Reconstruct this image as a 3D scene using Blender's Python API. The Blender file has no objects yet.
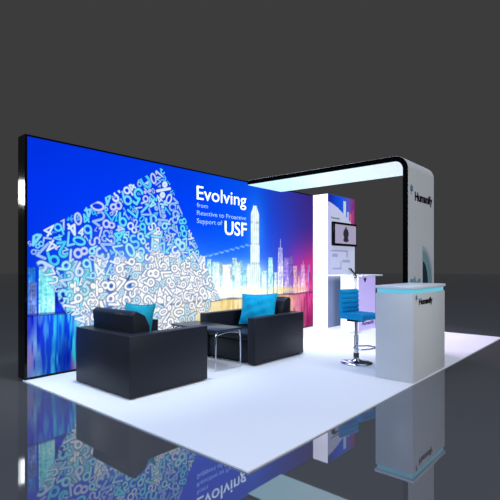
import bpy, bmesh, math, random
import numpy as np
from mathutils import Vector, Matrix

random.seed(7)
rng = np.random.default_rng(11)
SC = bpy.context.scene
COL = SC.collection
PI = math.pi


# ------------------------------------------------------------------ materials
def lin(c):
    out = []
    for v in c:
        v = v / 255.0
        out.append(v / 12.92 if v <= 0.04045 else ((v + 0.055) / 1.055) ** 2.4)
    return tuple(out)


def mat(name, col, rough=0.5, metal=0.0, spec=0.5, emis=None, estr=0.0, noise=0.0, nscale=30.0, bump=0.0,
        coat=0.0):
    m = bpy.data.materials.new(name)
    m.use_nodes = True
    nt = m.node_tree
    b = nt.nodes['Principled BSDF']
    c = lin(col)
    b.inputs['Base Color'].default_value = (*c, 1)
    b.inputs['Roughness'].default_value = rough
    b.inputs['Metallic'].default_value = metal
    b.inputs['Specular IOR Level'].default_value = spec
    b.inputs['Coat Weight'].default_value = coat
    if emis is not None:
        b.inputs['Emission Color'].default_value = (*lin(emis), 1)
        b.inputs['Emission Strength'].default_value = estr
    if noise > 0 or bump > 0:
        tc = nt.nodes.new('ShaderNodeTexCoord')
        nz = nt.nodes.new('ShaderNodeTexNoise')
        nz.inputs['Scale'].default_value = nscale
        nz.inputs['Detail'].default_value = 4
        nt.links.new(tc.outputs['Object'], nz.inputs['Vector'])
        if noise > 0:
            rp = nt.nodes.new('ShaderNodeValToRGB')
            rp.color_ramp.elements[0].position = .3
            rp.color_ramp.elements[1].position = .7
            rp.color_ramp.elements[0].color = (*[v * (1 - noise) for v in c], 1)
            rp.color_ramp.elements[1].color = (*[min(1, v * (1 + noise)) for v in c], 1)
            nt.links.new(nz.outputs['Fac'], rp.inputs['Fac'])
            nt.links.new(rp.outputs['Color'], b.inputs['Base Color'])
        if bump > 0:
            bp = nt.nodes.new('ShaderNodeBump')
            bp.inputs['Strength'].default_value = bump
            bp.inputs['Distance'].default_value = .004
            nt.links.new(nz.outputs['Fac'], bp.inputs['Height'])
            nt.links.new(bp.outputs['Normal'], b.inputs['Normal'])
    return m


def vcol_mat(name, estr, diff):
    """printed graphic that reads the per-vertex colour: back-lit (emission) + some diffuse"""
    m = bpy.data.materials.new(name)
    m.use_nodes = True
    nt = m.node_tree
    b = nt.nodes['Principled BSDF']
    at = nt.nodes.new('ShaderNodeAttribute')
    at.attribute_name = 'Col'
    mx = nt.nodes.new('ShaderNodeMix')
    mx.data_type = 'RGBA'
    mx.inputs[0].default_value = diff
    mx.inputs[6].default_value = (0, 0, 0, 1)
    nt.links.new(at.outputs['Color'], mx.inputs[7])
    nt.links.new(mx.outputs[2], b.inputs['Base Color'])
    nt.links.new(at.outputs['Color'], b.inputs['Emission Color'])
    b.inputs['Emission Strength'].default_value = estr
    b.inputs['Roughness'].default_value = .8
    b.inputs['Specular IOR Level'].default_value = 0.0
    return m


M = {}
M['leather'] = mat('black_leather', (29, 32, 41), .45, spec=.25, noise=.12, nscale=60, bump=.12)
M['frame_black'] = mat('black_gloss_frame', (4, 4, 5), .09, spec=.22)
M['chrome'] = mat('chrome', (200, 204, 210), .12, metal=1)
M['chrome_dark'] = mat('dark_chrome', (70, 74, 82), .2, metal=1)
M['table'] = mat('dark_table_top', (42, 46, 58), .3, spec=.4, noise=.08, nscale=12)
M['cyan'] = mat('cyan_pillow_fabric', (8, 182, 226), .75, spec=.2, noise=.1, nscale=25, bump=.2)
M['teal'] = mat('teal_pillow_fabric', (16, 150, 172), .75, spec=.2, noise=.1, nscale=25, bump=.2)
M['stool'] = mat('blue_stool_leather', (0, 150, 210), .45, spec=.35, noise=.06, nscale=20)
M['white'] = mat('white_laminate', (205, 207, 210), .35, spec=.3, noise=.015, nscale=8)
M['white_top'] = mat('white_gloss_laminate', (225, 228, 235), .3, spec=.3, noise=.01, nscale=8)
M['arch_white'] = mat('arch_white_skin', (190, 193, 196), .5, spec=.2, noise=.02, nscale=4)
M['cyan_glow'] = mat('cyan_light_band', (120, 190, 205), .5, emis=(95, 195, 215), estr=.5, noise=.03, nscale=6)
M['white_glow'] = mat('white_light_side', (235, 232, 240), .5, emis=(250, 244, 255), estr=1.1, noise=.02, nscale=3)
M['pedestal_painted_light'] = mat('white_laminate_painted_light', (235, 235, 240), .5, emis=(235, 238, 255), estr=.55, noise=.02, nscale=3)  # no lamp: emission stands in for strong light falling on white laminate
M['lilac'] = mat('lilac_laminate', (196, 184, 232), .5, emis=(164, 150, 215), estr=.55, noise=.04, nscale=3)  # plain lilac panel, brightened by emission in place of real light
M['ink'] = mat('black_print', (16, 20, 26), .6, spec=.1, noise=.05)
M['ink_blue'] = mat('slate_blue_print', (84, 112, 134), .6, spec=.1, noise=.05)
M['arc_teal'] = mat('teal_grey_print', (112, 142, 152), .6, spec=.1, noise=.06, nscale=6)
M['arc_light'] = mat('pale_teal_print', (150, 168, 174), .6, spec=.1, noise=.04, nscale=6)
M['arc_navy'] = mat('navy_print', (28, 48, 62), .6, spec=.1, noise=.05)
M['letter'] = mat('white_lit_lettering', (230, 240, 250), .6, emis=(226, 240, 255), estr=1.0, noise=.01)
M['letter_dim'] = mat('pale_blue_lit_lettering', (150, 180, 240), .6, emis=(120, 165, 250), estr=.9, noise=.01)
M['screen'] = mat('lilac_grey_screen_picture', (60, 60, 70), .3, emis=(172, 164, 196), estr=.85, noise=.05, nscale=9)
M['screen_dark'] = mat('dark_screen_figure', (25, 25, 32), .5, emis=(38, 38, 50), estr=.8, noise=.05)
M['slate_text'] = mat('grey_blue_print', (120, 128, 165), .6, spec=.1, noise=.05)
M['rubber'] = mat('black_plastic', (18, 19, 22), .5, spec=.3, noise=.05)

# canopy light: cyan-white glow, fading from cyan by the wall to lilac-white in front
m = bpy.data.materials.new('canopy_light')
m.use_nodes = True
nt = m.node_tree
b = nt.nodes['Principled BSDF']
tc = nt.nodes.new('ShaderNodeTexCoord')
sp = nt.nodes.new('ShaderNodeSeparateXYZ')
mr = nt.nodes.new('ShaderNodeMapRange')
mr.inputs['From Min'].default_value = -.1
mr.inputs['From Max'].default_value = -2.6
rp = nt.nodes.new('ShaderNodeValToRGB')
rp.color_ramp.elements[0].color = (*lin((196, 246, 248)), 1)
rp.color_ramp.elements[1].color = (*lin((218, 228, 252)), 1)
e = rp.color_ramp.elements.new(.55)
e.color = (*lin((212, 244, 252)), 1)
nt.links.new(tc.outputs['Object'], sp.inputs[0])
nt.links.new(sp.outputs['Y'], mr.inputs['Value'])
nt.links.new(mr.outputs[0], rp.inputs['Fac'])
nt.links.new(rp.outputs['Color'], b.inputs['Emission Color'])
b.inputs['Emission Strength'].default_value = 1.0
b.inputs['Base Color'].default_value = (.3, .3, .3, 1)
M['canopy'] = m

# carpet: fine white pile
M['carpet'] = mat('white_carpet', (232, 233, 238), .95, spec=.05, noise=.03, nscale=120, bump=.25)

# polished dark hall floor: Fresnel mirror over dark grey
m = bpy.data.materials.new('polished_dark_floor')
m.use_nodes = True
nt = m.node_tree
for n in list(nt.nodes):
    nt.nodes.remove(n)
out = nt.nodes.new('ShaderNodeOutputMaterial')
mx = nt.nodes.new('ShaderNodeMixShader')
fr = nt.nodes.new('ShaderNodeFresnel')
fr.inputs['IOR'].default_value = 2.7
df = nt.nodes.new('ShaderNodeBsdfDiffuse')
gl = nt.nodes.new('ShaderNodeBsdfGlossy')
gl.inputs['Roughness'].default_value = .02
gl.inputs['Color'].default_value = (.86, .92, 1, 1)
tc = nt.nodes.new('ShaderNodeTexCoord')
nz = nt.nodes.new('ShaderNodeTexNoise')
nz.inputs['Scale'].default_value = .35
rp = nt.nodes.new('ShaderNodeValToRGB')
rp.color_ramp.elements[0].color = (.074, .074, .079, 1)
rp.color_ramp.elements[1].color = (.082, .082, .087, 1)
nt.links.new(tc.outputs['Object'], nz.inputs['Vector'])
nt.links.new(nz.outputs['Fac'], rp.inputs['Fac'])
nt.links.new(rp.outputs['Color'], df.inputs['Color'])
nt.links.new(fr.outputs[0], mx.inputs[0])
nt.links.new(df.outputs[0], mx.inputs[1])
nt.links.new(gl.outputs[0], mx.inputs[2])
nt.links.new(mx.outputs[0], out.inputs[0])
M['floor'] = m


# ------------------------------------------------------------------ geometry helpers
def obj(name, bm, material, parent=None, smooth=False, angle=None):
    me = bpy.data.meshes.new(name)
    bmesh.ops.recalc_face_normals(bm, faces=bm.faces)
    bm.to_mesh(me)
    bm.free()
    me.materials.append(material)
    if smooth:
        for p in me.polygons:
            p.use_smooth = True
        if angle:
            me.set_sharp_from_angle(angle=math.radians(angle))
    o = bpy.data.objects.new(name, me)
    COL.objects.link(o)
    if parent is not None:
        o.parent = parent
    return o


def thing(name, label, cat, loc=(0, 0, 0), rz=0.0, group=None):
    o = bpy.data.objects.new(name, None)
    COL.objects.link(o)
    o.location = loc
    o.rotation_euler = (0, 0, rz)
    o.empty_display_size = .1
    return tag(o, label, cat, group)


def tag(o, label, cat, group=None):
    o['label'] = label
    o['category'] = cat
    if group:
        o['group'] = group
    return o


def add_box(bm, x0, x1, y0, y1, z0, z1, bev=0.0, seg=2):
    t = bmesh.new()
    bmesh.ops.create_cube(t, size=1)
    for v in t.verts:
        v.co = Vector((x0 + (v.co.x + .5) * (x1 - x0), y0 + (v.co.y + .5) * (y1 - y0), z0 + (v.co.z + .5) * (z1 - z0)))
    if bev > 0:
        bmesh.ops.bevel(t, geom=list(t.edges), offset=bev, segments=seg, profile=.5, affect='EDGES')
    merge(bm, t)


def merge(bm, t, mx=None):
    me = bpy.data.meshes.new('tmp')
    if mx is not None:
        bmesh.ops.transform(t, matrix=mx, verts=t.verts)
    t.to_mesh(me)
    t.free()
    bm.from_mesh(me)
    bpy.data.meshes.remove(me)


def box(name, ext, material, parent=None, bev=0.0, seg=2, smooth=None):
    bm = bmesh.new()
    add_box(bm, *ext, bev=bev, seg=seg)
    return obj(name, bm, material, parent, smooth=bev > 0 if smooth is None else smooth, angle=40)


def add_tube(bm, pts, r, n=12, closed=False, caps=True):
    """tube along pts; r is a number or one radius per point"""
    pts = [Vector(p) for p in pts]
    N = len(pts)
    rs = [r] * N if not hasattr(r, '__len__') else r
    rings = []
    up = None
    for i, p in enumerate(pts):
        a = pts[(i - 1) % N] if (closed or i > 0) else p
        c = pts[(i + 1) % N] if (closed or i < N - 1) else p
        d = (c - a).normalized()
        if up is None:
            up = Vector((0, 0, 1)) if abs(d.z) < .9 else Vector((1, 0, 0))
        s = d.cross(up).normalized()
        up = s.cross(d).normalized()
        rings.append([bm.verts.new(p + (s * math.cos(2 * PI * k / n) + up * math.sin(2 * PI * k / n)) * rs[i]) for k in range(n)])
    for i in range(N if closed else N - 1):
        A, B = rings[i], rings[(i + 1) % N]
        for k in range(n):
            bm.faces.new((A[k], A[(k + 1) % n], B[(k + 1) % n], B[k]))
    if caps and not closed:
        bm.faces.new(rings[0][::-1])
        bm.faces.new(rings[-1])


def add_lathe(bm, prof, n=32, loc=(0, 0, 0)):
    rings = []
    for r, z in prof:
        if r < 1e-6:
            rings.append([bm.verts.new((loc[0], loc[1], loc[2] + z))])
        else:
            rings.append([bm.verts.new((loc[0] + r * math.cos(2 * PI * k / n), loc[1] + r * math.sin(2 * PI * k / n), loc[2] + z)) for k in range(n)])
    for A, B in zip(rings[:-1], rings[1:]):
        for k in range(n):
            a = [A[k % len(A)], A[(k + 1) % len(A)], B[(k + 1) % len(B)], B[k % len(B)]]
            u = []
            for v in a:
                if v not in u:
                    u.append(v)
            if len(u) > 2:
                bm.faces.new(u)


def add_prism(bm, poly, f0, f1):
    """poly: list of 2-D points; f0/f1 map a point to the two ends"""
    A = [bm.verts.new(f0(p)) for p in poly]
    B = [bm.verts.new(f1(p)) for p in poly]
    n = len(poly)
    bm.faces.new(A[::-1])
    bm.faces.new(B)
    for i in range(n):
        bm.faces.new((A[i], A[(i + 1) % n], B[(i + 1) % n], B[i]))


def arc(cx, cy, r, a0, a1, n):
    return [(cx + r * math.cos(math.radians(a0 + (a1 - a0) * i / n)), cy + r * math.sin(math.radians(a0 + (a1 - a0) * i / n))) for i in range(n + 1)]


def lettering(name, text, x0, x1, base, cap, y, material, parent, bold=0.0, capref='H', depth=.002, slant=0.0):
    """flat letters in the xz plane facing -y, fitted to the width x0..x1, capital height cap"""
    def mesh_of(s):
        cu = bpy.data.curves.new('t', 'FONT')
        cu.body = s
        cu.size = 1
        cu.offset = bold
        cu.extrude = 0
        cu.resolution_u = 4
        o = bpy.data.objects.new('t', cu)
        COL.objects.link(o)
        bpy.context.view_layer.update()
        dg = bpy.context.evaluated_depsgraph_get()
        me = bpy.data.meshes.new_from_object(o.evaluated_get(dg))
        bpy.data.objects.remove(o)
        bpy.data.curves.remove(cu)
        return me
    rm = mesh_of(capref)
    ch = max(v.co.y for v in rm.vertices)
    bpy.data.meshes.remove(rm)
    me = mesh_of(text)
    mn = min(v.co.x for v in me.vertices)
    mxx = max(v.co.x for v in me.vertices)
    sx = (x1 - x0) / (mxx - mn)
    sy = cap / ch
    bm = bmesh.new()
    bm.from_mesh(me)
    bpy.data.meshes.remove(me)
    for v in bm.verts:
        px, py = v.co.x, v.co.y
        v.co = Vector((x0 + (px - mn) * sx + slant * py * sy, y, base + py * sy))
    g = bmesh.ops.extrude_face_region(bm, geom=list(bm.faces))
    for v in g['geom']:
        if isinstance(v, bmesh.types.BMVert):
            v.co.y -= depth
    return obj(name, bm, material, parent)


# ------------------------------------------------------------------ setting
HW = 2.5           # wall height
L, W = 6.2, 3.05   # booth carpet
bm = bmesh.new()
add_box(bm, -40, 60, -40, 60, -.1, 0)
fl = obj('floor', bm, M['floor'])
fl['kind'] = 'structure'

cp = box('carpet', (0, L, -W, 0, .0005, .010), M['carpet'])
tag(cp, 'white rectangular booth carpet lying on the dark polished floor', 'carpet')


# ------------------------------------------------------------------ painted back-lit graphic
def sm(a, b, x):
    t = np.clip((x - a) / (b - a), 0, 1)
    return t * t * (3 - 2 * t)


class Canvas:
    def __init__(s, x0, x1, z0, z1, step):
        s.nx = int(round((x1 - x0) / step)) + 1
        s.nz = int(round((z1 - z0) / step)) + 1
        s.x = np.linspace(x0, x1, s.nx)
        s.z = np.linspace(z0, z1, s.nz)
        s.X, s.Z = np.meshgrid(s.x, s.z)
        s.C = np.zeros((s.nz, s.nx, 3))

    def win(s, x0, x1, z0, z1):
        i0, i1 = np.searchsorted(s.x, [x0, x1])
        j0, j1 = np.searchsorted(s.z, [z0, z1])
        return slice(j0, j1), slice(i0, i1)

    def blend(s, sl, a, col):
        a = a[..., None]
        s.C[sl] = s.C[sl] * (1 - a) + np.asarray(col, float) * a

    def build(s, name, y, material, parent):
        me = bpy.data.meshes.new(name)
        n = s.nx * s.nz
        co = np.stack([s.X, np.full_like(s.X, y), s.Z], -1).reshape(-1, 3)
        idx = np.arange(n).reshape(s.nz, s.nx)
        q = np.stack([idx[:-1, :-1], idx[:-1, 1:], idx[1:, 1:], idx[1:, :-1]], -1).reshape(-1)
        me.vertices.add(n)
        me.vertices.foreach_set('co', co.ravel().astype(np.float32))
        me.loops.add(len(q))
        me.loops.foreach_set('vertex_index', q.astype(np.int32))
        me.polygons.add(len(q) // 4)
        me.polygons.foreach_set('loop_start', np.arange(0, len(q), 4, dtype=np.int32))
        me.update(calc_edges=True)
        c = np.clip(s.C, 0, 255) / 255
        c = np.where(c <= .04045, c / 12.92, ((c + .055) / 1.055) ** 2.4).reshape(-1, 3)
        at = me.color_attributes.new('Col', 'FLOAT_COLOR', 'POINT')
        at.data.foreach_set('color', np.concatenate([c, np.ones((n, 1))], 1).ravel().astype(np.float32))
        me.materials.append(material)
        o = bpy.data.objects.new(name, me)
        COL.objects.link(o)
        o.parent = parent
        return o


def keyed(x, ks, vs):
    vs = np.asarray(vs, float)
    return np.stack([np.interp(x, ks, vs[:, i]) for i in range(3)], -1)


def noise1(x, cell, seed):
    r = np.random.default_rng(seed)
    v = r.random(4000)
    k = np.asarray(x) / cell + 50
    i = np.floor(k).astype(int)
    f = k - i
    f = f * f * (3 - 2 * f)
    return v[i % 4000] * (1 - f) + v[(i + 1) % 4000] * f


def noise2(x, z, cx, cz, seed):
    r = np.random.default_rng(seed)
    v = r.random((256, 256))
    kx, kz = x / cx + 20, z / cz + 20
    i, j = np.floor(kx).astype(int), np.floor(kz).astype(int)
    f, g = kx - i, kz - j
    f, g = f * f * (3 - 2 * f), g * g * (3 - 2 * g)
    return ((v[j % 256, i % 256] * (1 - f) + v[j % 256, (i + 1) % 256] * f) * (1 - g)
            + (v[(j + 1) % 256, i % 256] * (1 - f) + v[(j + 1) % 256, (i + 1) % 256] * f) * g)


def sky(cv):
    X, Z = cv.X, cv.Z
    c = keyed(X, [0, 1.0, 2.2, 3.0, 3.6, 4.2, 4.8, 5.3, 6.2],
              [(0, 50, 232), (0, 56, 240), (0, 66, 244), (2, 80, 248), (8, 84, 240), (38, 62, 192), (54, 48, 152), (60, 40, 128), (60, 40, 120)])
    low = keyed(X, [0, 1.2, 2.4, 3.4, 4.2, 4.8, 5.3, 6.2],
                [(0, 50, 220), (16, 92, 246), (24, 108, 252), (30, 110, 252), (56, 76, 212), (130, 55, 165), (205, 50, 125), (200, 50, 120)])
    t = sm(2.0, .95, Z)[..., None]
    c = c * (1 - t) + low * t
    t = sm(1.9, 2.5, Z)[..., None] * .06
    cv.C[:] = c * (1 - t)


ZW = .66   # water line


def building(cv, x0, x1, top, col, seed, bright=1.0, taper=0.0, spire=0.0, win=.045):
    m = .02
    sl = cv.win(x0 - m, x1 + m, ZW - .02, top + spire + m)
    X, Z = cv.X[sl], cv.Z[sl]
    if X.size == 0:
        return
    xc, hw = (x0 + x1) / 2, (x1 - x0) / 2
    f = np.clip((Z - ZW) / (top - ZW), 0, 1)
    h = hw * (1 - taper * sm(.55, 1.0, f))
    if spire > 0:
        h = np.where(Z > top, .012 * (1 - (Z - top) / spire) + .004, h)
        a = sm(.006, -.006, np.abs(X - xc) - h) * (Z < top + spire)
    else:
        a = sm(.006, -.006, np.abs(X - xc) - h) * sm(.006, -.006, Z - top)
    r = np.random.default_rng(seed)
    base = np.asarray(col, float)
    # window grid in two cell sizes
    wi = np.floor((X - x0) / (win * .8)).astype(int)
    wj = np.floor(Z / win).astype(int)
    tb = r.random((97, 89))
    lum = .70 + .26 * tb[wj % 97, wi % 89] + .12 * r.random(97)[wj % 97] + .34 * noise2(X, Z, .028, .10, seed) * (1.2 - .4 * f)
    stripe = .9 + .16 * (((X - x0) / (win * .8)) % 1 > .28)
    lum = lum * stripe * bright * (1.12 - .25 * f)
    c = base[None, None, :] * lum[..., None]
    over = np.clip(c.max(-1, keepdims=True) - 255, 0, None)
    c = np.clip(c + over * .7, 0, 255)
    C = cv.C[sl]
    a = a[..., None]
    cv.C[sl] = C * (1 - a) + c * a


def glow(cv, x, z, rx, rz, col, amt):
    sl = cv.win(x - 3 * rx, x + 3 * rx, z - 3 * rz, z + 3 * rz)
    d = ((cv.X[sl] - x) / rx) ** 2 + ((cv.Z[sl] - z) / rz) ** 2
    a = np.exp(-d) * amt
    cv.C[sl] = cv.C[sl] + (np.asarray(col, float) - cv.C[sl]) * np.clip(a, 0, 1)[..., None]


def water(cv):
    """vertical streaked reflection under the water line"""
    j = cv.Z < ZW
    X, Z = cv.X, cv.Z
    base = keyed(X, [0, .15, .35, .6, .9, 1.3, 1.8, 2.3, 2.9, 3.5, 4.0, 4.5, 4.9, 5.2, 6.2],
                 [(10, 30, 200), (30, 60, 230), (10, 90, 240), (8, 60, 235), (90, 150, 242), (180, 205, 244), (236, 238, 240), (246, 224, 170),
                  (235, 205, 130), (225, 185, 120), (215, 170, 110), (185, 140, 95), (185, 75, 120), (160, 28, 110), (150, 30, 110)])
    hot = keyed(X, [0, .3, .5, .8, 1.3, 2.0, 2.9, 3.6, 4.3, 4.8, 5.2, 6.2],
                [(190, 200, 255), (70, 225, 250), (60, 240, 240), (190, 220, 255), (240, 240, 255), (255, 250, 225), (255, 248, 205), (255, 240, 190), (255, 225, 170),
                 (250, 150, 190), (235, 70, 150), (230, 70, 150)])
    n = noise2(X, Z, .036, .42, 3) * .55 + noise2(X, Z, .016, .16, 4) * .45
    n2 = noise2(X, Z, .11, .16, 8)
    a = np.clip((n - .37) * 5.2, 0, 1) * (.35 + .65 * n2)
    c = base * (1 - a[..., None]) + hot * a[..., None]
    pk = np.clip((noise2(X, Z, .07, .3, 15) - .66) * 4, 0, 1) * sm(.45, .1, Z) * sm(1.2, .7, X)
    c = c * (1 - pk[..., None] * .75) + np.array((205, 120, 205.)) * pk[..., None] * .75
    dk = np.clip((noise2(X, Z, .14, .6, 21) - .58) * 4, 0, 1) * sm(1.1, .6, X)
    c = c * (1 - dk[..., None] * .7) + np.array((8, 22, 190.)) * dk[..., None] * .7
    dp = sm(.05, .55, ZW - Z)[..., None] * .22
    c = c * (1 - dp)
    cv.C[j] = c[j]


# glyph strokes (unit box .62 wide, 1 high)
def A_(cx, cy, rx, ry, a0, a1, n=14):
    return [(cx + rx * math.cos(math.radians(a0 + (a1 - a0) * i / n)), cy + ry * math.sin(math.radians(a0 + (a1 - a0) * i / n))) for i in range(n + 1)]


GL = {
    '0': [A_(.31, .5, .27, .46, 0, 360, 20)],
    '1': [[(.12, .78), (.34, .96), (.34, .04)]],
    '2': [A_(.31, .7, .25, .26, 165, -35) + [(.06, .05), (.58, .05)]],
    '3': [A_(.29, .73, .24, .23, 150, -85) + A_(.29, .27, .28, .25, 85, -150)],
    '4': [[(.46, .04), (.46, .96), (.05, .3), (.6, .3)]],
    '5': [[(.53, .95), (.14, .95), (.1, .55)] + A_(.29, .33, .27, .29, 120, -145)],
    '6': [[(.45, .96), (.12, .5)] + A_(.31, .31, .26, .27, 140, 500, 18)],
    '7': [[(.05, .95), (.57, .95), (.22, .04)]],
    '8': [A_(.31, .73, .2, .22, 0, 360, 16), A_(.31, .27, .26, .25, 0, 360, 16)],
    '9': [[(.17, .04), (.5, .5)] + A_(.31, .69, .26, .27, -40, 320, 18)],
    'S': [A_(.31, .72, .24, .23, 40, 270, 12) + A_(.31, .27, .26, .23, 90, -140, 12)],
    'L': [[(.1, .96), (.1, .05), (.55, .05)]],
    '%': [[(.55, .96), (.07, .04)], A_(.12, .8, .11, .14, 0, 360, 10), A_(.5, .2, .11, .14, 0, 360, 10)],
}
KEYS = '00112233445566778899SL%'


def stroke_dist(px, pz, strokes):
    d = np.full(px.shape, 9.0)
    for s in strokes:
        for (ax, az), (bx, bz) in zip(s[:-1], s[1:]):
            vx, vz = bx - ax, bz - az
            t = np.clip(((px - ax) * vx + (pz - az) * vz) / (vx * vx + vz * vz + 1e-9), 0, 1)
            d = np.minimum(d, np.hypot(px - ax - t * vx, pz - az - t * vz))
    return d


def digits(cv):
    Ax, Az, Bx, Bz = 1.736, 2.455, 0.0, 1.43
    e1 = np.array([Bx - Ax, Bz - Az])
    S = np.hypot(*e1)
    e1 /= S
    e2 = np.array([-e1[1], e1[0]])            # along the right-hand edge, downwards
    if e2[1] > 0:
        e2 = -e2
    used = np.zeros_like(cv.X, bool)
    free_light = [(120, 214, 250), (196, 206, 250), (70, 204, 242), (214, 232, 255), (150, 190, 250), (98, 222, 244)]
    sizes = [.19] * 14 + [.165] * 200 + [.14] * 1500 + [.115] * 4500 + [.09] * 5500 + [.068] * 5500 + [.05] * 3500
    P = (cv.X - Ax) * e1[0] + (cv.Z - Az) * e1[1]
    Q = (cv.X - Ax) * e2[0] + (cv.Z - Az) * e2[1]
    inside = sm(-.004, .004, P) * sm(-.004, .004, Q) * sm(S + .03, S, P)
    for k, h in enumerate(sizes):
        p, q = rng.random(2) * S
        cx, cz = Ax + e1[0] * p + e2[0] * q, Az + e1[1] * p + e2[1] * q
        h = h * (.9 + .2 * rng.random())
        m = h * .5
        if p < m * .3 or q < m * .3 or p > S - m * .3 or cz < .12 or cx < .02:
            continue
        if cz < ZW - .05 and rng.random() < .3 + .8 * (ZW - cz):
            continue
        ch = KEYS[rng.integers(len(KEYS))]
        ang = rng.random() * 2 * PI
        sl = cv.win(cx - h * .85, cx + h * .85, cz - h * .85, cz + h * .85)
        X, Z = cv.X[sl] - cx, cv.Z[sl] - cz
        if X.size == 0:
            continue
        ca, sa = math.cos(ang), math.sin(ang)
        u = (X * ca + Z * sa) / h + .31
        v = (-X * sa + Z * ca) / h + .5
        d = stroke_dist(u, v, GL[ch])
        wd = .082 + .02 * rng.random()
        core = (d < wd + .02) & (inside[sl] > .5)
        if (used[sl] & core).sum() > .10 * max(1, core.sum()) or core.sum() < 4:
            continue
        used[sl] |= core
        aa = .006 / h
        a = sm(wd + aa, wd - aa, d) * inside[sl]
        C = cv.C[sl]
        bg = C.reshape(-1, 3).mean(0)
        lumi = bg @ np.array([.3, .55, .15])
        ow = wd + (.085 if lumi > 185 else .055)
        ol = sm(ow + aa, ow - aa, d) * inside[sl]
        if lumi > 185:
            fill = np.array([250, 251, 253.]) if rng.random() < .8 else np.array([190, 226, 244.])
            edge = np.array([118, 132, 164.])
            oa = .85
            if h < .075 or (h < .1 and rng.random() < .5):
                used[sl] &= ~core
                continue
        elif lumi > 115:
            fill = np.array(free_light[rng.integers(6)], float) * .6 + 102
            edge = np.array([70, 110, 175.])
            oa = .75
        else:
            fill = np.array(free_light[rng.integers(6)], float)
            edge = np.array([0, 34, 165.])
            oa = .45
        cv.blend(sl, ol * oa, edge)
        cv.blend(sl, a, fill)
    # the fourth corner of the square fades into the water


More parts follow.
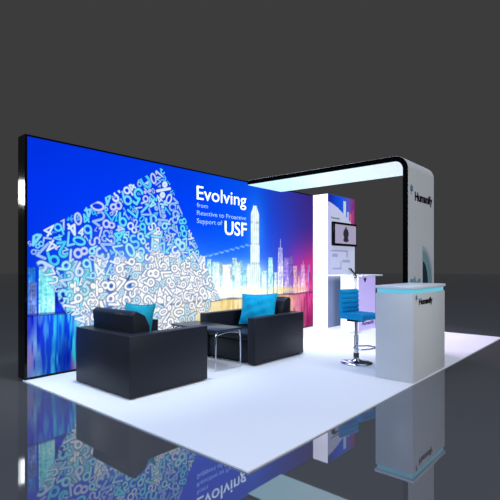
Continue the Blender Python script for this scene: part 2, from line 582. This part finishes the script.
def paint_wall(x0, x1, z0, z1):
    cv = Canvas(x0, x1, z0, z1, .0065)
    sky(cv)
    # city glow behind the towers
    for (gx, gz, rx, rz, c, a) in [(1.5, .95, .8, .42, (190, 235, 255), .75), (2.6, .85, .9, .30, (205, 242, 255), .85), (3.5, .9, .6, .32, (180, 232, 255), .7),
                                   (3.6, 1.7, .22, .5, (60, 150, 255), .6), (5.1, .95, .3, .28, (240, 50, 120), .75), (4.75, 1.1, .25, .3, (190, 60, 170), .5)]:
        glow(cv, gx, gz, rx, rz, c, a)
    sl = cv.win(.9, 4.1, ZW, 1.4)
    cv.blend(sl, sm(.95, 1.4, cv.X[sl]) * sm(4.05, 3.6, cv.X[sl]) * sm(1.32, .9, cv.Z[sl]) * .8, (236, 248, 255))
    r = np.random.default_rng(5)
    # far row
    for i in range(60):
        x = .05 + i * .088 + r.normal(0, .02)
        top = .95 + .25 * r.random() + (.12 if 1 < x < 3.3 else 0)
        if x < 1.0:
            col = [(70, 170, 235), (40, 130, 235), (120, 215, 235)][r.integers(3)]
        elif x < 3.9:
            col = [(190, 235, 250), (225, 248, 255), (160, 225, 250)][r.integers(3)]
        else:
            col = [(150, 120, 215), (190, 130, 190), (120, 110, 220)][r.integers(3)]
        building(cv, x, x + .06 + .05 * r.random(), top, col, 100 + i, .95, win=.03)
    # named towers
    B = [  # x0, x1, top, colour, brightness, taper, spire
        (.04, .12, 1.0, (120, 150, 245), .8, 0, 0), (.14, .30, 1.16, (120, 222, 235), 1.05, .05, 0), (.31, .43, .93, (18, 48, 215), .8, 0, 0),
        (.45, .58, 1.22, (130, 220, 235), 1.0, 0, 0), (.6, .74, 1.12, (110, 215, 230), .95, 0, 0), (.76, .9, 1.3, (190, 230, 240), 1.0, 0, 0),
        (.92, 1.0, 1.02, (30, 90, 225), .8, 0, 0), (1.02, 1.16, 1.28, (215, 235, 245), 1.05, 0, 0), (1.18, 1.26, 1.05, (40, 110, 235), .8, 0, 0),
        (1.28, 1.42, 1.34, (225, 240, 250), 1.1, 0, 0), (1.53, 1.7, 1.62, (228, 242, 246), 1.1, .35, .06), (1.72, 1.84, 1.3, (230, 242, 250), 1.1, 0, 0),
        (1.87, 2.02, 1.36, (240, 246, 250), 1.15, 0, 0), (2.04, 2.16, 1.22, (235, 245, 250), 1.12, 0, 0), (2.2, 2.3, 1.34, (240, 250, 252), 1.15, 0, 0),
        (2.34, 2.48, 1.3, (205, 240, 250), 1.12, 0, 0), (2.52, 2.6, 1.26, (170, 230, 252), 1.05, 0, 0), (2.63, 2.78, 1.22, (195, 240, 252), 1.1, 0, 0),
        (2.84, 3.0, 1.18, (240, 252, 255), 1.2, 0, 0), (3.04, 3.1, 1.02, (165, 225, 252), 1.0, 0, 0), (3.12, 3.24, 1.16, (190, 236, 252), 1.1, 0, 0),
        (3.27, 3.36, 1.1, (150, 220, 250), 1.0, 0, 0), (3.38, 3.46, 1.2, (185, 232, 250), 1.05, 0, 0),
        (3.76, 3.88, 1.08, (175, 230, 250), 1.1, 0, 0), (3.92, 4.05, 1.3, (150, 222, 248), 1.05, .1, 0), (4.08, 4.16, 1.05, (190, 225, 250), 1.0, 0, 0),
        (4.18, 4.34, 1.47, (176, 176, 244), 1.05, .3, .16), (4.36, 4.5, 1.3, (150, 130, 225), 1.0, 0, 0), (4.52, 4.62, 1.34, (140, 110, 205), .9, 0, 0),
        (4.64, 4.76, 1.16, (205, 160, 190), 1.0, 0, 0), (4.78, 4.86, .98, (240, 150, 165), 1.0, 0, 0), (4.88, 5.02, 1.18, (215, 150, 205), 1.0, .3, .08),
        (5.04, 5.12, .95, (235, 110, 150), 1.0, 0, 0), (5.14, 5.22, 1.05, (190, 50, 130), 1.0, 0, 0), (5.24, 5.5, 1.2, (170, 60, 140), .9, 0, 0),
    ]
    for i, (a, b_, t, c, br, tp, spr) in enumerate(B):
        building(cv, a, b_, t, c, 300 + i, br, tp, spr, win=.022 if a < 1.1 else .034)
    # the tall tower right of the lettering, rounded crown
    sl = cv.win(3.4, 3.76, ZW, 2.2)
    X, Z = cv.X[sl], cv.Z[sl]
    hw = .102 + .012 * (Z < 1.5) + .012 * (Z < 1.15) - .055 * sm(1.98, 2.13, Z)
    a = sm(.006, -.006, np.abs(X - 3.582) - hw) * sm(2.14, 2.128, Z)
    st = .9 + .1 * np.sin((X - 3.582) * 2 * PI / .05) + .2 * (noise2(X, Z, .05, .07, 33) - .5)
    band = 1 - .32 * ((np.abs(Z - 1.86) < .02) | (np.abs(Z - 1.52) < .02) | (np.abs(Z - 1.2) < .02)) * noise2(X, Z, .04, .05, 35)
    c = np.array((236, 255, 255.)) * (.3 + .7 * st * band)[..., None] * 1.04
    cv.C[sl] = cv.C[sl] * (1 - a[..., None]) + np.clip(c, 0, 255) * a[..., None]
    # water-front lights
    for (gx, gz, rx, rz, c, a) in [(.75, .76, .14, .07, (255, 250, 240), .8), (1.45, .76, .5, .1, (255, 255, 255), .8), (2.6, .78, 1.0, .11, (252, 255, 250), .9),
                                   (3.5, .75, .5, .08, (255, 255, 225), .85), (4.4, .74, .35, .06, (255, 225, 130), .8), (4.9, .74, .2, .05, (250, 170, 140), .7)]:
        glow(cv, gx, gz, rx, rz, c, a)
    # garland of lights over the harbour
    for i in range(26):
        t = i / 25
        glow(cv, 2.5 + .95 * t, 1.30 + .20 * t + .012 * math.sin(i * 2), .022, .011, (205, 240, 255), .75 * (.4 + .6 * (i % 3 != 1)))
    water(cv)
    # quay line
    sl = cv.win(0, x1, ZW - .05, ZW + .05)
    zz = ZW + .006 * np.sin(cv.X[sl] * 9)
    a = sm(.022, .008, np.abs(cv.Z[sl] - zz)) * (.5 + .5 * noise1(cv.X[sl], .12, 55))
    cv.C[sl] = cv.C[sl] * (1 - .8 * a[..., None]) + keyed(cv.X[sl], [0, 1.5, 3, 5], [(10, 20, 130), (70, 100, 150), (90, 90, 90), (70, 40, 60)]) * .8 * a[..., None]
    glow(cv, .72, .58, .16, .09, (235, 245, 255), .9)
    digits(cv)
    return cv


M['graphic'] = vcol_mat('backlit_city_graphic', 1.0, .08)
M['kiosk_print'] = vcol_mat('printed_tower_panel', .55, .6)

YF = -.046
wall = thing('lightbox_wall', 'long illuminated back wall showing a city skyline, scattered numbers and large white words', 'exhibit wall', (0, 0, 0))
box('frame', (0, L, YF + .004, .115, .012, HW), M['frame_black'], wall, bev=.004, seg=1)
fb = bmesh.new()
add_box(fb, 0, .026, YF - .004, YF + .006, .012, HW)
add_box(fb, .026, L, YF - .004, YF + .006, HW - .018, HW)
add_box(fb, .026, L, YF - .004, YF + .006, .012, .034)
obj('trim', fb, M['frame_black'], wall)
cv = paint_wall(.026, L, .034, HW - .018)
cv.build('graphic_panel', YF + .001, M['graphic'], wall)
YT = YF - .0005
lettering('lettering', 'Evolving', 2.32, 3.365, 2.10, .19, YT, M['letter'], wall, bold=.007)
lettering('lettering', 'from', 2.325, 2.535, 1.988, .062, YT, M['letter_dim'], wall, bold=.004)
lettering('lettering', 'Reactive to Proactive', 2.325, 3.36, 1.880, .062, YT, M['letter_dim'], wall, bold=.004)
lettering('lettering', 'Support of', 2.325, 2.825, 1.765, .066, YT, M['letter_dim'], wall, bold=.004)
lettering('lettering', 'USF', 2.88, 3.375, 1.632, .205, YT, M['letter'], wall, bold=.014)


# ------------------------------------------------------------------ display tower at the right end of the wall
tw = thing('display_tower', 'tall white display tower with a glowing side at the end of the back wall', 'display tower', (5.27, -.38, .01))
TX, TY = 5.27, -.38


def loc(o, t):
    """keep world coordinates of mesh o written in world space when parented to t"""
    o.matrix_parent_inverse = Matrix.Translation(-Vector(t.location))
    return o


loc(box('body', (5.275, 6.31, -.375, -.055, .011, 2.5), M['white'], tw, bev=.004, seg=1), tw)
loc(box('light_panel', (5.269, 5.2745, -.372, -.056, .014, 2.496), M['white_glow'], tw), tw)


def paint_tower():
    c = Canvas(5.273, 6.307, .012, 2.498, .008)
    X, Z = c.X, c.Z
    X = X - .07
    u = (X - 5.2)
    # upper skyline picture
    top = keyed(u, [0, .35, .6, .8, 1.0], [(28, 40, 150), (20, 80, 225), (40, 95, 225), (110, 90, 190), (140, 50, 120)])
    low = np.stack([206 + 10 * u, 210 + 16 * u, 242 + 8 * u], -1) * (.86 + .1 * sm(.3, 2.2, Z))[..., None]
    c.C[:] = top
    for (x0, x1, zt, col) in [(5.5, 5.58, 2.28, (120, 200, 245)), (5.62, 5.7, 2.2, (150, 210, 250)), (5.78, 5.88, 2.42, (225, 248, 255)), (5.92, 6.0, 2.22, (215, 215, 245)),
                              (6.03, 6.1, 2.2, (230, 120, 150)), (6.12, 6.19, 2.26, (200, 70, 120))]:
        sl = c.win(x0 + .07, x1 + .07, 1.5, zt)
        c.blend(sl, np.ones(c.X[sl].shape) * .85, col)
    # white swoosh below
    edge = 2.36 - .06 * u - .36 * np.clip(u, 0, 1) ** 1.6
    a = sm(.01, -.01, Z - edge)[..., None]
    c.C[:] = c.C * (1 - a) + low * a
    # soft coloured wash near the left edge, table shade painted into the foot
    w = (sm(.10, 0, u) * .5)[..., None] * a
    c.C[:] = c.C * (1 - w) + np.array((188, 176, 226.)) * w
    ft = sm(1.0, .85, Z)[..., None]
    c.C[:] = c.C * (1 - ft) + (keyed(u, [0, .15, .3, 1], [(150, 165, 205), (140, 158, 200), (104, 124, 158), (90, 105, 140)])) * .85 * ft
    # pale flow-chart boxes under the screen
    for (x0, x1, z0, z1) in [(5.3, 5.95, 1.43, 1.46), (5.9, 5.95, 1.33, 1.45), (5.36, 5.56, 1.33, 1.39), (5.74, 6.03, 1.22, 1.28), (5.66, 5.7, 1.1, 1.25), (5.37, 5.7, 1.085, 1.13)]:
        sl = c.win(x0 + .07, x1 + .07, z0, z1)
        c.blend(sl, np.ones(c.X[sl].shape) * .8, (146, 148, 196))
    return c


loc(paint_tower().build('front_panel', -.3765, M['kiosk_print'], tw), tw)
loc(lettering('lettering', 'Humanify', 5.38, 5.70, 2.05, .035, -.377, M['ink'], tw, bold=.01), tw)

mon = thing('monitor', 'black flat screen monitor mounted on the white display tower', 'monitor', (5.84, -.378, 1.765))
MX, MZ = 5.84, 1.765
loc(box('bezel', (MX - .45, MX + .45, -.435, -.378, MZ - .225, MZ + .225), M['frame_black'], mon, bev=.008), mon)
loc(box('screen', (MX - .405, MX + .405, -.4375, -.4345, MZ - .18, MZ + .18), M['screen'], mon), mon)
bm = bmesh.new()
yy = lambda p: (p[0], -.4385, p[1])
y2 = lambda p: (p[0], -.4376, p[1])
add_prism(bm, [(MX + .105 * math.cos(t), MZ + .015 + .10 * math.sin(t)) for t in [2 * PI * i / 24 for i in range(24)]], yy, y2)
add_prism(bm, [(MX - .07, MZ - .06), (MX + .07, MZ - .06), (MX + .11, MZ - .11), (MX + .07, MZ - .14), (MX, MZ - .15), (MX - .07, MZ - .14), (MX - .11, MZ - .11)], yy, y2)
add_prism(bm, [(MX - .03, MZ + .10), (MX + .03, MZ + .10), (MX + .02, MZ + .15), (MX - .02, MZ + .15)], yy, y2)
loc(obj('screen_picture', bm, M['screen_dark'], mon), mon)

# ------------------------------------------------------------------ demo table in front of the tower
dt = thing('demo_table', 'white standing-height table on a lilac pedestal against the display tower', 'table', (5.6, -.8, .01))
loc(box('table_top', (5.22, 6.03, -1.1, -.385, .972, 1.0), M['white_top'], dt, bev=.004, seg=1), dt)
bm = bmesh.new()
add_box(bm, 5.26, 5.92, -1.0, -.65, .011, .972)
loc(obj('pedestal', bm, M['pedestal_painted_light'], dt), dt)
loc(box('front_panel', (5.262, 5.918, -1.006, -1.0005, .014, .970), M['lilac'], dt), dt)
bm = bmesh.new()
for (px, pz, r) in [(5.47, .925, .022), (5.5, .895, .03), (5.53, .93, .022)]:
    add_prism(bm, arc(px, pz, r, 0, 330, 11), lambda p: (p[0], -1.009, p[1]), lambda p: (p[0], -1.0065, p[1]))
loc(obj('emblem', bm, M['ink'], dt), dt)
loc(lettering('lettering', 'Humanify', 5.38, 5.86, .10, .065, -1.0065, M['ink'], dt, bold=.02), dt)

# tablet on its thin floor stand
ts = thing('tablet_stand', 'thin grey floor stand holding a tilted black tablet by the demo table', 'tablet stand', (5.1, -1.03, .0102))
bm = bmesh.new()
add_tube(bm, [(0, 0, .012), (0, 0, .945)], .02)
obj('pole', bm, M['white'], ts, smooth=True, angle=40)
bm = bmesh.new()
add_lathe(bm, [(0, 0), (.10, 0), (.10, .008), (.025, .016), (0, .016)], 28)
obj('base', bm, M['white'], ts, smooth=True, angle=40)
bm = bmesh.new()
add_box(bm, -.03, .03, -.012, .012, .945, .962)
obj('holder', bm, M['rubber'], ts)
tb = box('tablet', (-.09, .09, -.085, .085, -.010, .010), M['frame_black'], None, bev=.004)
tb.location = (5.075, -.985, 1.052)
tb.rotation_euler = (math.radians(52), 0, math.radians(41))
tag(tb, 'small black tablet tilted on top of the thin floor stand', 'tablet')
box('screen', (-.075, .075, -.07, .07, .0101, .0112), M['screen_dark'], tb)

# ------------------------------------------------------------------ archway (canopy + leg)
AX0, AX1 = 3.39, 4.28
YB, YL = -.052, -2.622
ZT, TH, RO = 2.508, .062, .17
ar = thing('archway', 'tall archway with glowing canopy, black edges and a grey front leg reaching the carpet', 'archway', (3.78, -2.6, .01))


def arch_out(off, n=10):
    """outline of the strip at depth off inside its outer face, from the wall to the floor (y,z)"""
    r = RO - off
    pts = [(YB, ZT - off)]
    cy, cz = YL + RO, ZT - RO
    for i in range(n + 1):
        a = math.radians(90 + 90 * i / n)
        pts.append((cy + r * math.cos(a), cz + r * math.sin(a)))
    pts.append((YL + off, .0115))
    return pts


o_, i_ = arch_out(0), arch_out(TH)
poly = o_ + i_[::-1]
bm = bmesh.new()
add_prism(bm, poly, lambda p: (AX0, p[0], p[1]), lambda p: (AX1, p[0], p[1]))
loc(obj('frame', bm, M['frame_black'], ar), ar)
# grey outer skin over the top, the rounded corner and the leg
a_, b_ = arch_out(-.004), arch_out(-.0005)
bm = bmesh.new()
add_prism(bm, a_ + b_[::-1], lambda p: (AX0 + .004, p[0], p[1]), lambda p: (AX1, p[0], p[1]))
loc(obj('front_panel', bm, M['arch_white'], ar), ar)
# glowing underside
q = arch_out(TH + .0005)
q2 = arch_out(TH + .006)
bm = bmesh.new()
add_prism(bm, q[:-4] + q2[:-4][::-1], lambda p: (AX0 + .012, p[0], p[1]), lambda p: (AX1 - .012, p[0], p[1]))
loc(obj('light_panel', bm, M['canopy'], ar), ar)
YQ = YL - .0045
loc(lettering('lettering', 'Humanify', 3.60, 4.215, 1.98, .105, YQ, M['ink'], ar, bold=.045), ar)


def emblem(x, z, s, y, parent, material):
    bm = bmesh.new()
    for k in range(6):
        a = math.radians(90 + 60 * k)
        r = s * (.55 if k % 2 else .62)
        add_prism(bm, arc(x + r * math.cos(a), z + r * math.sin(a), s * .26, 0, 340, 11), lambda p: (p[0], y - .002, p[1]), lambda p: (p[0], y, p[1]))
    add_prism(bm, arc(x, z, s * .3, 0, 340, 11), lambda p: (p[0], y - .002, p[1]), lambda p: (p[0], y, p[1]))
    add_prism(bm, [(x - s * .45, z - s * 1.25), (x - s * .1, z - s * 1.25), (x - s * .1, z - s * .95), (x - s * .45, z - s * .95)], lambda p: (p[0], y - .002, p[1]), lambda p: (p[0], y, p[1]))
    return obj('emblem', bm, material, parent)


loc(emblem(3.495, 2.11, .058, YQ, ar, M['ink_blue']), ar)


def half_disc(cx, cz, rx, rz, xmin, xmax, y, dep=.0012):
    pts = [(cx + rx * math.cos(math.radians(t)), cz + rz * math.sin(math.radians(t))) for t in range(-90, 91, 6)]
    pts = [(min(max(p[0], xmin), xmax), p[1]) for p in pts]
    bm = bmesh.new()
    add_prism(bm, pts, lambda p: (p[0], y - dep, p[1]), lambda p: (p[0], y, p[1]))
    return bm


gp = obj('printed_arc', half_disc(3.86, .86, .40, .56, 3.86, 4.22, YQ), M['arc_light'], ar)
loc(gp, ar)
loc(obj('printed_arc', half_disc(3.86, .86, .345, .50, 3.86, 4.22, YQ - .0014), M['arc_teal'], ar), ar)
loc(obj('printed_arc', half_disc(3.865, .86, .185, .36, 3.86, 4.22, YQ - .0028), M['arc_navy'], ar), ar)
bm = bmesh.new()
add_prism(bm, [(3.42, .9), (3.46, 1.01), (3.55, 1.0), (3.6, 1.04), (3.66, .96), (3.72, 1.0), (3.79, 1.01), (3.79, .9)], lambda p: (p[0], YQ - .0012, p[1]), lambda p: (p[0], YQ, p[1]))
loc(obj('printed_shape', bm, M['arc_teal'], ar), ar)

# ------------------------------------------------------------------ reception counter
CX0, CX1, CY0, CY1 = 2.455, 3.40, -3.046, -2.65
ct = thing('reception_counter', 'white reception counter with a cyan light band at the front carpet edge', 'counter', ((CX0 + CX1) / 2, (CY0 + CY1) / 2, .01))
loc(box('body', (CX0, CX1, CY0, CY1, .0105, .888), M['white'], ct, bev=.006), ct)
loc(box('light_band', (CX0 + .012, CX1 - .012, CY0 + .012, CY1 - .012, .8885, .935), M['cyan_glow'], ct, bev=.003, seg=1), ct)
loc(box('counter_top', (CX0 - .008, CX1 + .008, CY0 - .008, CY1 + .008, .9355, .966), M['white_top'], ct, bev=.007), ct)
loc(lettering('lettering', 'Humanify', 2.60, 2.99, .778, .06, CY0 - .0008, M['ink'], ct, bold=.045), ct)
loc(emblem(2.535, .85, .03, CY0 - .0008, ct, M['ink_blue']), ct)


# ------------------------------------------------------------------ armchairs (local: faces +x, back at x=0)
def add_cushion(bm, x0, x1, y0, y1, z0, z1, bev, puff=.012, seg=4):
    t = bmesh.new()
    add_box(t, x0, x1, y0, y1, z0, z1, bev=bev, seg=seg)
    c = Vector(((x0 + x1) / 2, (y0 + y1) / 2, (z0 + z1) / 2))
    merge(bm, t)


def armchair(label, loc_, rz, D, Wd):
    t = thing('armchair', label, 'armchair', loc_, rz)
    H, A = .55, .12
    hw = Wd / 2
    lm = M['leather']
    # one upholstered shell: both arms and the back
    bm = bmesh.new()
    add_prism(bm, [(0, -hw), (D, -hw), (D, -hw + A), (A, -hw + A), (A, hw - A), (D, hw - A), (D, hw), (0, hw)], lambda p: (p[0], p[1], .012), lambda p: (p[0], p[1], H))
    bmesh.ops.bevel(bm, geom=list(bm.edges), offset=.008, segments=2, profile=.5, affect='EDGES')
    obj('body', bm, lm, t, smooth=True, angle=40)
    box('seat_base', (A + .001, D - .03, -hw + A + .001, hw - A - .001, .03, .27), lm, t, bev=.01)
    box('seat_cushion', (A + .15, D - .012, -hw + A + .004, hw - A - .004, .272, .36), lm, t, bev=.03, seg=4)
    # sloped back cushion rising above the back
    bm = bmesh.new()
    prof = [(A + .004, .30), (A + .002, .56), (A - .02, .72), (A + .03, .752), (A + .14, .70), (A + .19, .60), (A + .20, .40), (A + .17, .30)]
    add_prism(bm, prof, lambda p: (p[0], -hw + A + .006, p[1]), lambda p: (p[0], hw - A - .006, p[1]))
    bmesh.ops.bevel(bm, geom=list(bm.edges), offset=.022, segments=3, profile=.6, affect='EDGES')
    obj('back_cushion', bm, lm, t, smooth=True, angle=50)
    # little glides
    for x in (.08, D - .08):
        for s in (-1, 1):
            bm = bmesh.new()
            add_lathe(bm, [(0, 0), (.02, 0), (.02, .012), (0, .012)], 12, (x, s * (hw - .06), 0))
            obj('foot', bm, M['rubber'], t)
    return t


armchair('black leather armchair seen from behind, nearest the viewer, holding a teal pillow', (.315, -.95, .0102), 0, .92, .93)
armchair('black leather armchair facing left beyond the low table, holding a bright cyan pillow', (2.995, -.92, .0102), math.radians(180 + 1), 1.0, .92)


def pillow(label, material, w, h, th, mx):
    n = 26
    bm = bmesh.new()
    r = random.Random(int(w * 1000))
    F, B = {}, {}
    for i in range(n + 1):
        for j in range(n + 1):
            u, v = -1 + 2 * i / n, -1 + 2 * j / n
            eu, ev = 1 - .09 * (1 - v * v), 1 - .09 * (1 - u * u)
            x, z = u * eu * w / 2, v * ev * h / 2
            k = max(0, (1 - u ** 2)) ** .55 * max(0, (1 - v ** 2)) ** .55
            wr = .006 * math.sin(7 * u + 3 * v) * k + .005 * math.sin(9 * v - 4 * u + 1) * k
            F[i, j] = bm.verts.new((x, -th / 2 * k + wr, z))
            edge = i in (0, n) or j in (0, n)
            B[i, j] = F[i, j] if edge else bm.verts.new((x, th / 2 * k + wr, z))
    for i in range(n):
        for j in range(n):
            bm.faces.new((F[i, j], F[i + 1, j], F[i + 1, j + 1], F[i, j + 1]))
            f = (B[i, j], B[i, j + 1], B[i + 1, j + 1], B[i + 1, j])
            if len(set(f)) == 4:
                try:
                    bm.faces.new(f)
                except ValueError:
                    pass
    # piped corner tufts and seam
    o = obj('pillow', bm, material, None, smooth=True)
    rim = [(i, 0) for i in range(n)] + [(n, j) for j in range(n)] + [(n - i, n) for i in range(n)] + [(0, n - j) for j in range(n)]
    pts = []
    for (i, j) in rim:
        u, v = -1 + 2 * i / n, -1 + 2 * j / n
        pts.append((u * (1 - .09 * (1 - v * v)) * w / 2, 0, v * (1 - .09 * (1 - u * u)) * h / 2))
    bm = bmesh.new()
    add_tube(bm, pts, .006, 8, closed=True)
    obj('piping', bm, material, o, smooth=True)
    o.matrix_world = mx
    tag(o, label, 'pillow')
    return o


# ------------------------------------------------------------------ pillows (leaning on the back cushions)
def stand(x, y, z, yaw, lean, roll=0):
    return Matrix.Translation((x, y, z)) @ Matrix.Rotation(math.radians(yaw), 4, 'Z') @ Matrix.Rotation(math.radians(lean), 4, 'X') @ Matrix.Rotation(math.radians(roll), 4, 'Y')


pillow('teal square pillow poking up behind the back of the nearest armchair', M['teal'], .50, .385, .15, stand(.76, -.885, .593, 90, 12, 2))
pillow('bright cyan square pillow propped in the armchair beyond the low table', M['cyan'], .54, .405, .16, stand(2.575, -.955, .602, -82, -16, -3))

# ------------------------------------------------------------------ low table
tt = thing('coffee_table', 'low dark rectangular table with chrome legs between the two black armchairs', 'table', (1.745, -.84, .0102), math.radians(-4))
tw_, td_ = .40, .85
box('table_top', (-tw_ / 2, tw_ / 2, -td_ / 2, td_ / 2, .428, .452), M['table'], tt, bev=.006)
for sx in (-1, 1):
    for sy in (-1, 1):
        bm = bmesh.new()
        x, y = sx * (tw_ / 2 - .012), sy * (td_ / 2 - .02)
        add_tube(bm, [(x, y, .0), (x, y, .20), (x - sx * .003, y, .34), (x - sx * .012, y, .41), (x - sx * .03, y, .4275)], [.006, .0085, .010, .010, .007], 12)
        obj('leg', bm, M['chrome'], tt, smooth=True, angle=50)
for sy in (-1, 1):
    bm = bmesh.new()
    y = sy * (td_ / 2 - .02)
    x = tw_ / 2 - .03
    add_tube(bm, [(-x + 2 * x * i / 12, y, .39 + .024 * math.sin(PI * i / 12)) for i in range(13)], .007, 10)
    obj('crossbar', bm, M['chrome'], tt, smooth=True, angle=50)

# ------------------------------------------------------------------ bar stool (local: faces -y)
st = thing('bar_stool', 'bright blue ribbed bar stool on a chrome pedestal beside the white counter', 'stool', (2.94, -2.178, .0102), math.radians(-12))
bm = bmesh.new()
add_lathe(bm, [(0, 0), (.185, 0), (.19, .006), (.185, .012), (.12, .022), (.06, .034), (.036, .05), (.034, .07), (0, .07)], 48)
obj('base', bm, M['chrome'], st, smooth=True, angle=50)
bm = bmesh.new()
add_tube(bm, [(0, 0, .07), (0, 0, .33), (0, 0, .331), (0, 0, .50)], [.026, .026, .018, .018], 20)
obj('column', bm, M['chrome'], st, smooth=True, angle=40)
bm = bmesh.new()
add_lathe(bm, [(.028, .0), (.034, .0), (.034, .05), (.028, .05)], 24, (0, 0, .07))
obj('collar', bm, M['chrome_dark'], st, smooth=True, angle=40)
bm = bmesh.new()
fp = [(-.03, -.01), (-.12, -.06), (-.15, -.14), (-.12, -.20), (0, -.225), (.12, -.20), (.15, -.14), (.12, -.06), (.03, -.01)]
add_tube(bm, [(x, y, .20) for x, y in fp], .010, 10)
obj('footrest', bm, M['chrome'], st, smooth=True, angle=60)
bm = bmesh.new()
add_box(bm, -.08, .08, -.08, .08, .497, .529, bev=.004)
add_tube(bm, [(.03, 0, .50), (.12, .02, .495), (.17, .03, .47)], .006, 8)
obj('seat_plate', bm, M['chrome_dark'], st, smooth=True, angle=40)
SW = .148


def ribbed(n, L_, dep, amp):
    """closed profile (s along length, t across) with n ribs on the +t side"""
    pts = []
    k = n * 6
    for i in range(k + 1):
        s = L_ * i / k
        ends = min(1, min(i, k - i) / 3)
        pts.append((s, dep - .02 * (1 - ends) ** 2 - amp * (1 - abs(math.sin(PI * n * i / k))) ** 2))
    pts += [(L_, .012), (L_ - .012, 0), (.012, 0), (0, .012)]
    return pts


bm = bmesh.new()
add_prism(bm, ribbed(5, .345, .075, .012), lambda p: (-SW, .135 - p[0], .53 + p[1]), lambda p: (SW, .135 - p[0], .53 + p[1]))
obj('seat', bm, M['stool'], st, smooth=True, angle=50)
bm = bmesh.new()
sh = math.tan(math.radians(1))
add_prism(bm, ribbed(5, .285, .06, .012), lambda p: (-SW, .14 - p[1] + p[0] * sh, .59 + p[0]), lambda p: (SW, .14 - p[1] + p[0] * sh, .59 + p[0]))
obj('backrest', bm, M['stool'], st, smooth=True, angle=50)

# ------------------------------------------------------------------ light
world = bpy.data.worlds.new('hall')
SC.world = world
world.use_nodes = True
bg = world.node_tree.nodes['Background']
bg.inputs[0].default_value = (*lin((60, 60, 60)), 1)
bg.inputs[1].default_value = 1.0


def aim(o, to):
    o.rotation_euler = (Vector(to) - Vector(o.location)).to_track_quat('-Z', 'Y').to_euler()


def area(name, p, to, size, power, col, size_y=None):
    l = bpy.data.lights.new(name, 'AREA')
    l.energy = power
    l.color = col
    l.size = size
    if size_y:
        l.shape = 'RECTANGLE'
        l.size_y = size_y
    o = bpy.data.objects.new(name, l)
    COL.objects.link(o)
    o.location = p
    aim(o, to)
    return o


def spot(name, p, to, power, col, ang, blend=.8, r=.25):
    l = bpy.data.lights.new(name, 'SPOT')
    l.energy = power
    l.color = col
    l.spot_size = math.radians(ang)
    l.spot_blend = blend
    l.shadow_soft_size = r
    o = bpy.data.objects.new(name, l)
    COL.objects.link(o)
    o.location = p
    aim(o, to)
    return o


area('overhead_fill', (2.6, -2.5, 13.0), (2.6, -2.5, 0), 24.0, 1850, (.60, .71, 1.0))  # added broad fill from above, evens out the floor lighting
spot('tower_spot', (2.4, -1.6, 6.4), (5.0, -.75, .2), 900, (.93, .97, 1.0), 40, 1.0)
spot('canopy_fill', (3.78, -1.0, 2.38), (4.5, -.7, 0), 190, (.93, .98, 1.0), 125, 1.0, .12)  # added fill spot under the canopy, brightens the carpet and tower side
spot('middle_spot', (2.6, -1.2, 7.0), (2.7, -1.0, 0), 450, (.70, .80, 1.0), 40, 1.0, .5)
spot('left_spot', (.5, -1.3, 6.5), (.7, -.3, 0), 1000, (.82, .95, 1.0), 36, 1.0)
spot('pink_spot', (6.4, 1.6, 5.6), (5.3, -2.0, 0), 900, (1.0, .62, 1.0), 34, .9, .15)
area('blue_side_light', (-5.5, -1.2, 4.2), (2.4, -2.8, .5), 1.5, 260, (.62, .78, 1.0))
area('front_fill', (1.5, -9.5, 4.5), (3.2, -2.0, 1.2), 2.5, 265, (1, .99, .95))
area('back_strip_lamp', (-1.5, 3.4, 2.45), (0, .05, 1.9), .3, 22, (1, 1, .95), .4)

# ------------------------------------------------------------------ camera
cam = bpy.data.cameras.new('camera')
co = bpy.data.objects.new('camera', cam)
COL.objects.link(co)
yaw = math.radians(41.1157)
co.location = (-1.887, -4.711, 1.178)
co.rotation_euler = (PI / 2, 0, yaw - PI / 2)
cam.sensor_width = 36
cam.lens = 445.216 / 500 * 36
cam.shift_y = (264.852 - 250) / 500
cam.clip_end = 200
SC.camera = co

SC.view_settings.view_transform = 'Standard'
SC.view_settings.look = 'None'
SC.view_settings.exposure = 0
SC.cycles.use_denoising = True
SC.cycles.sample_clamp_indirect = 6
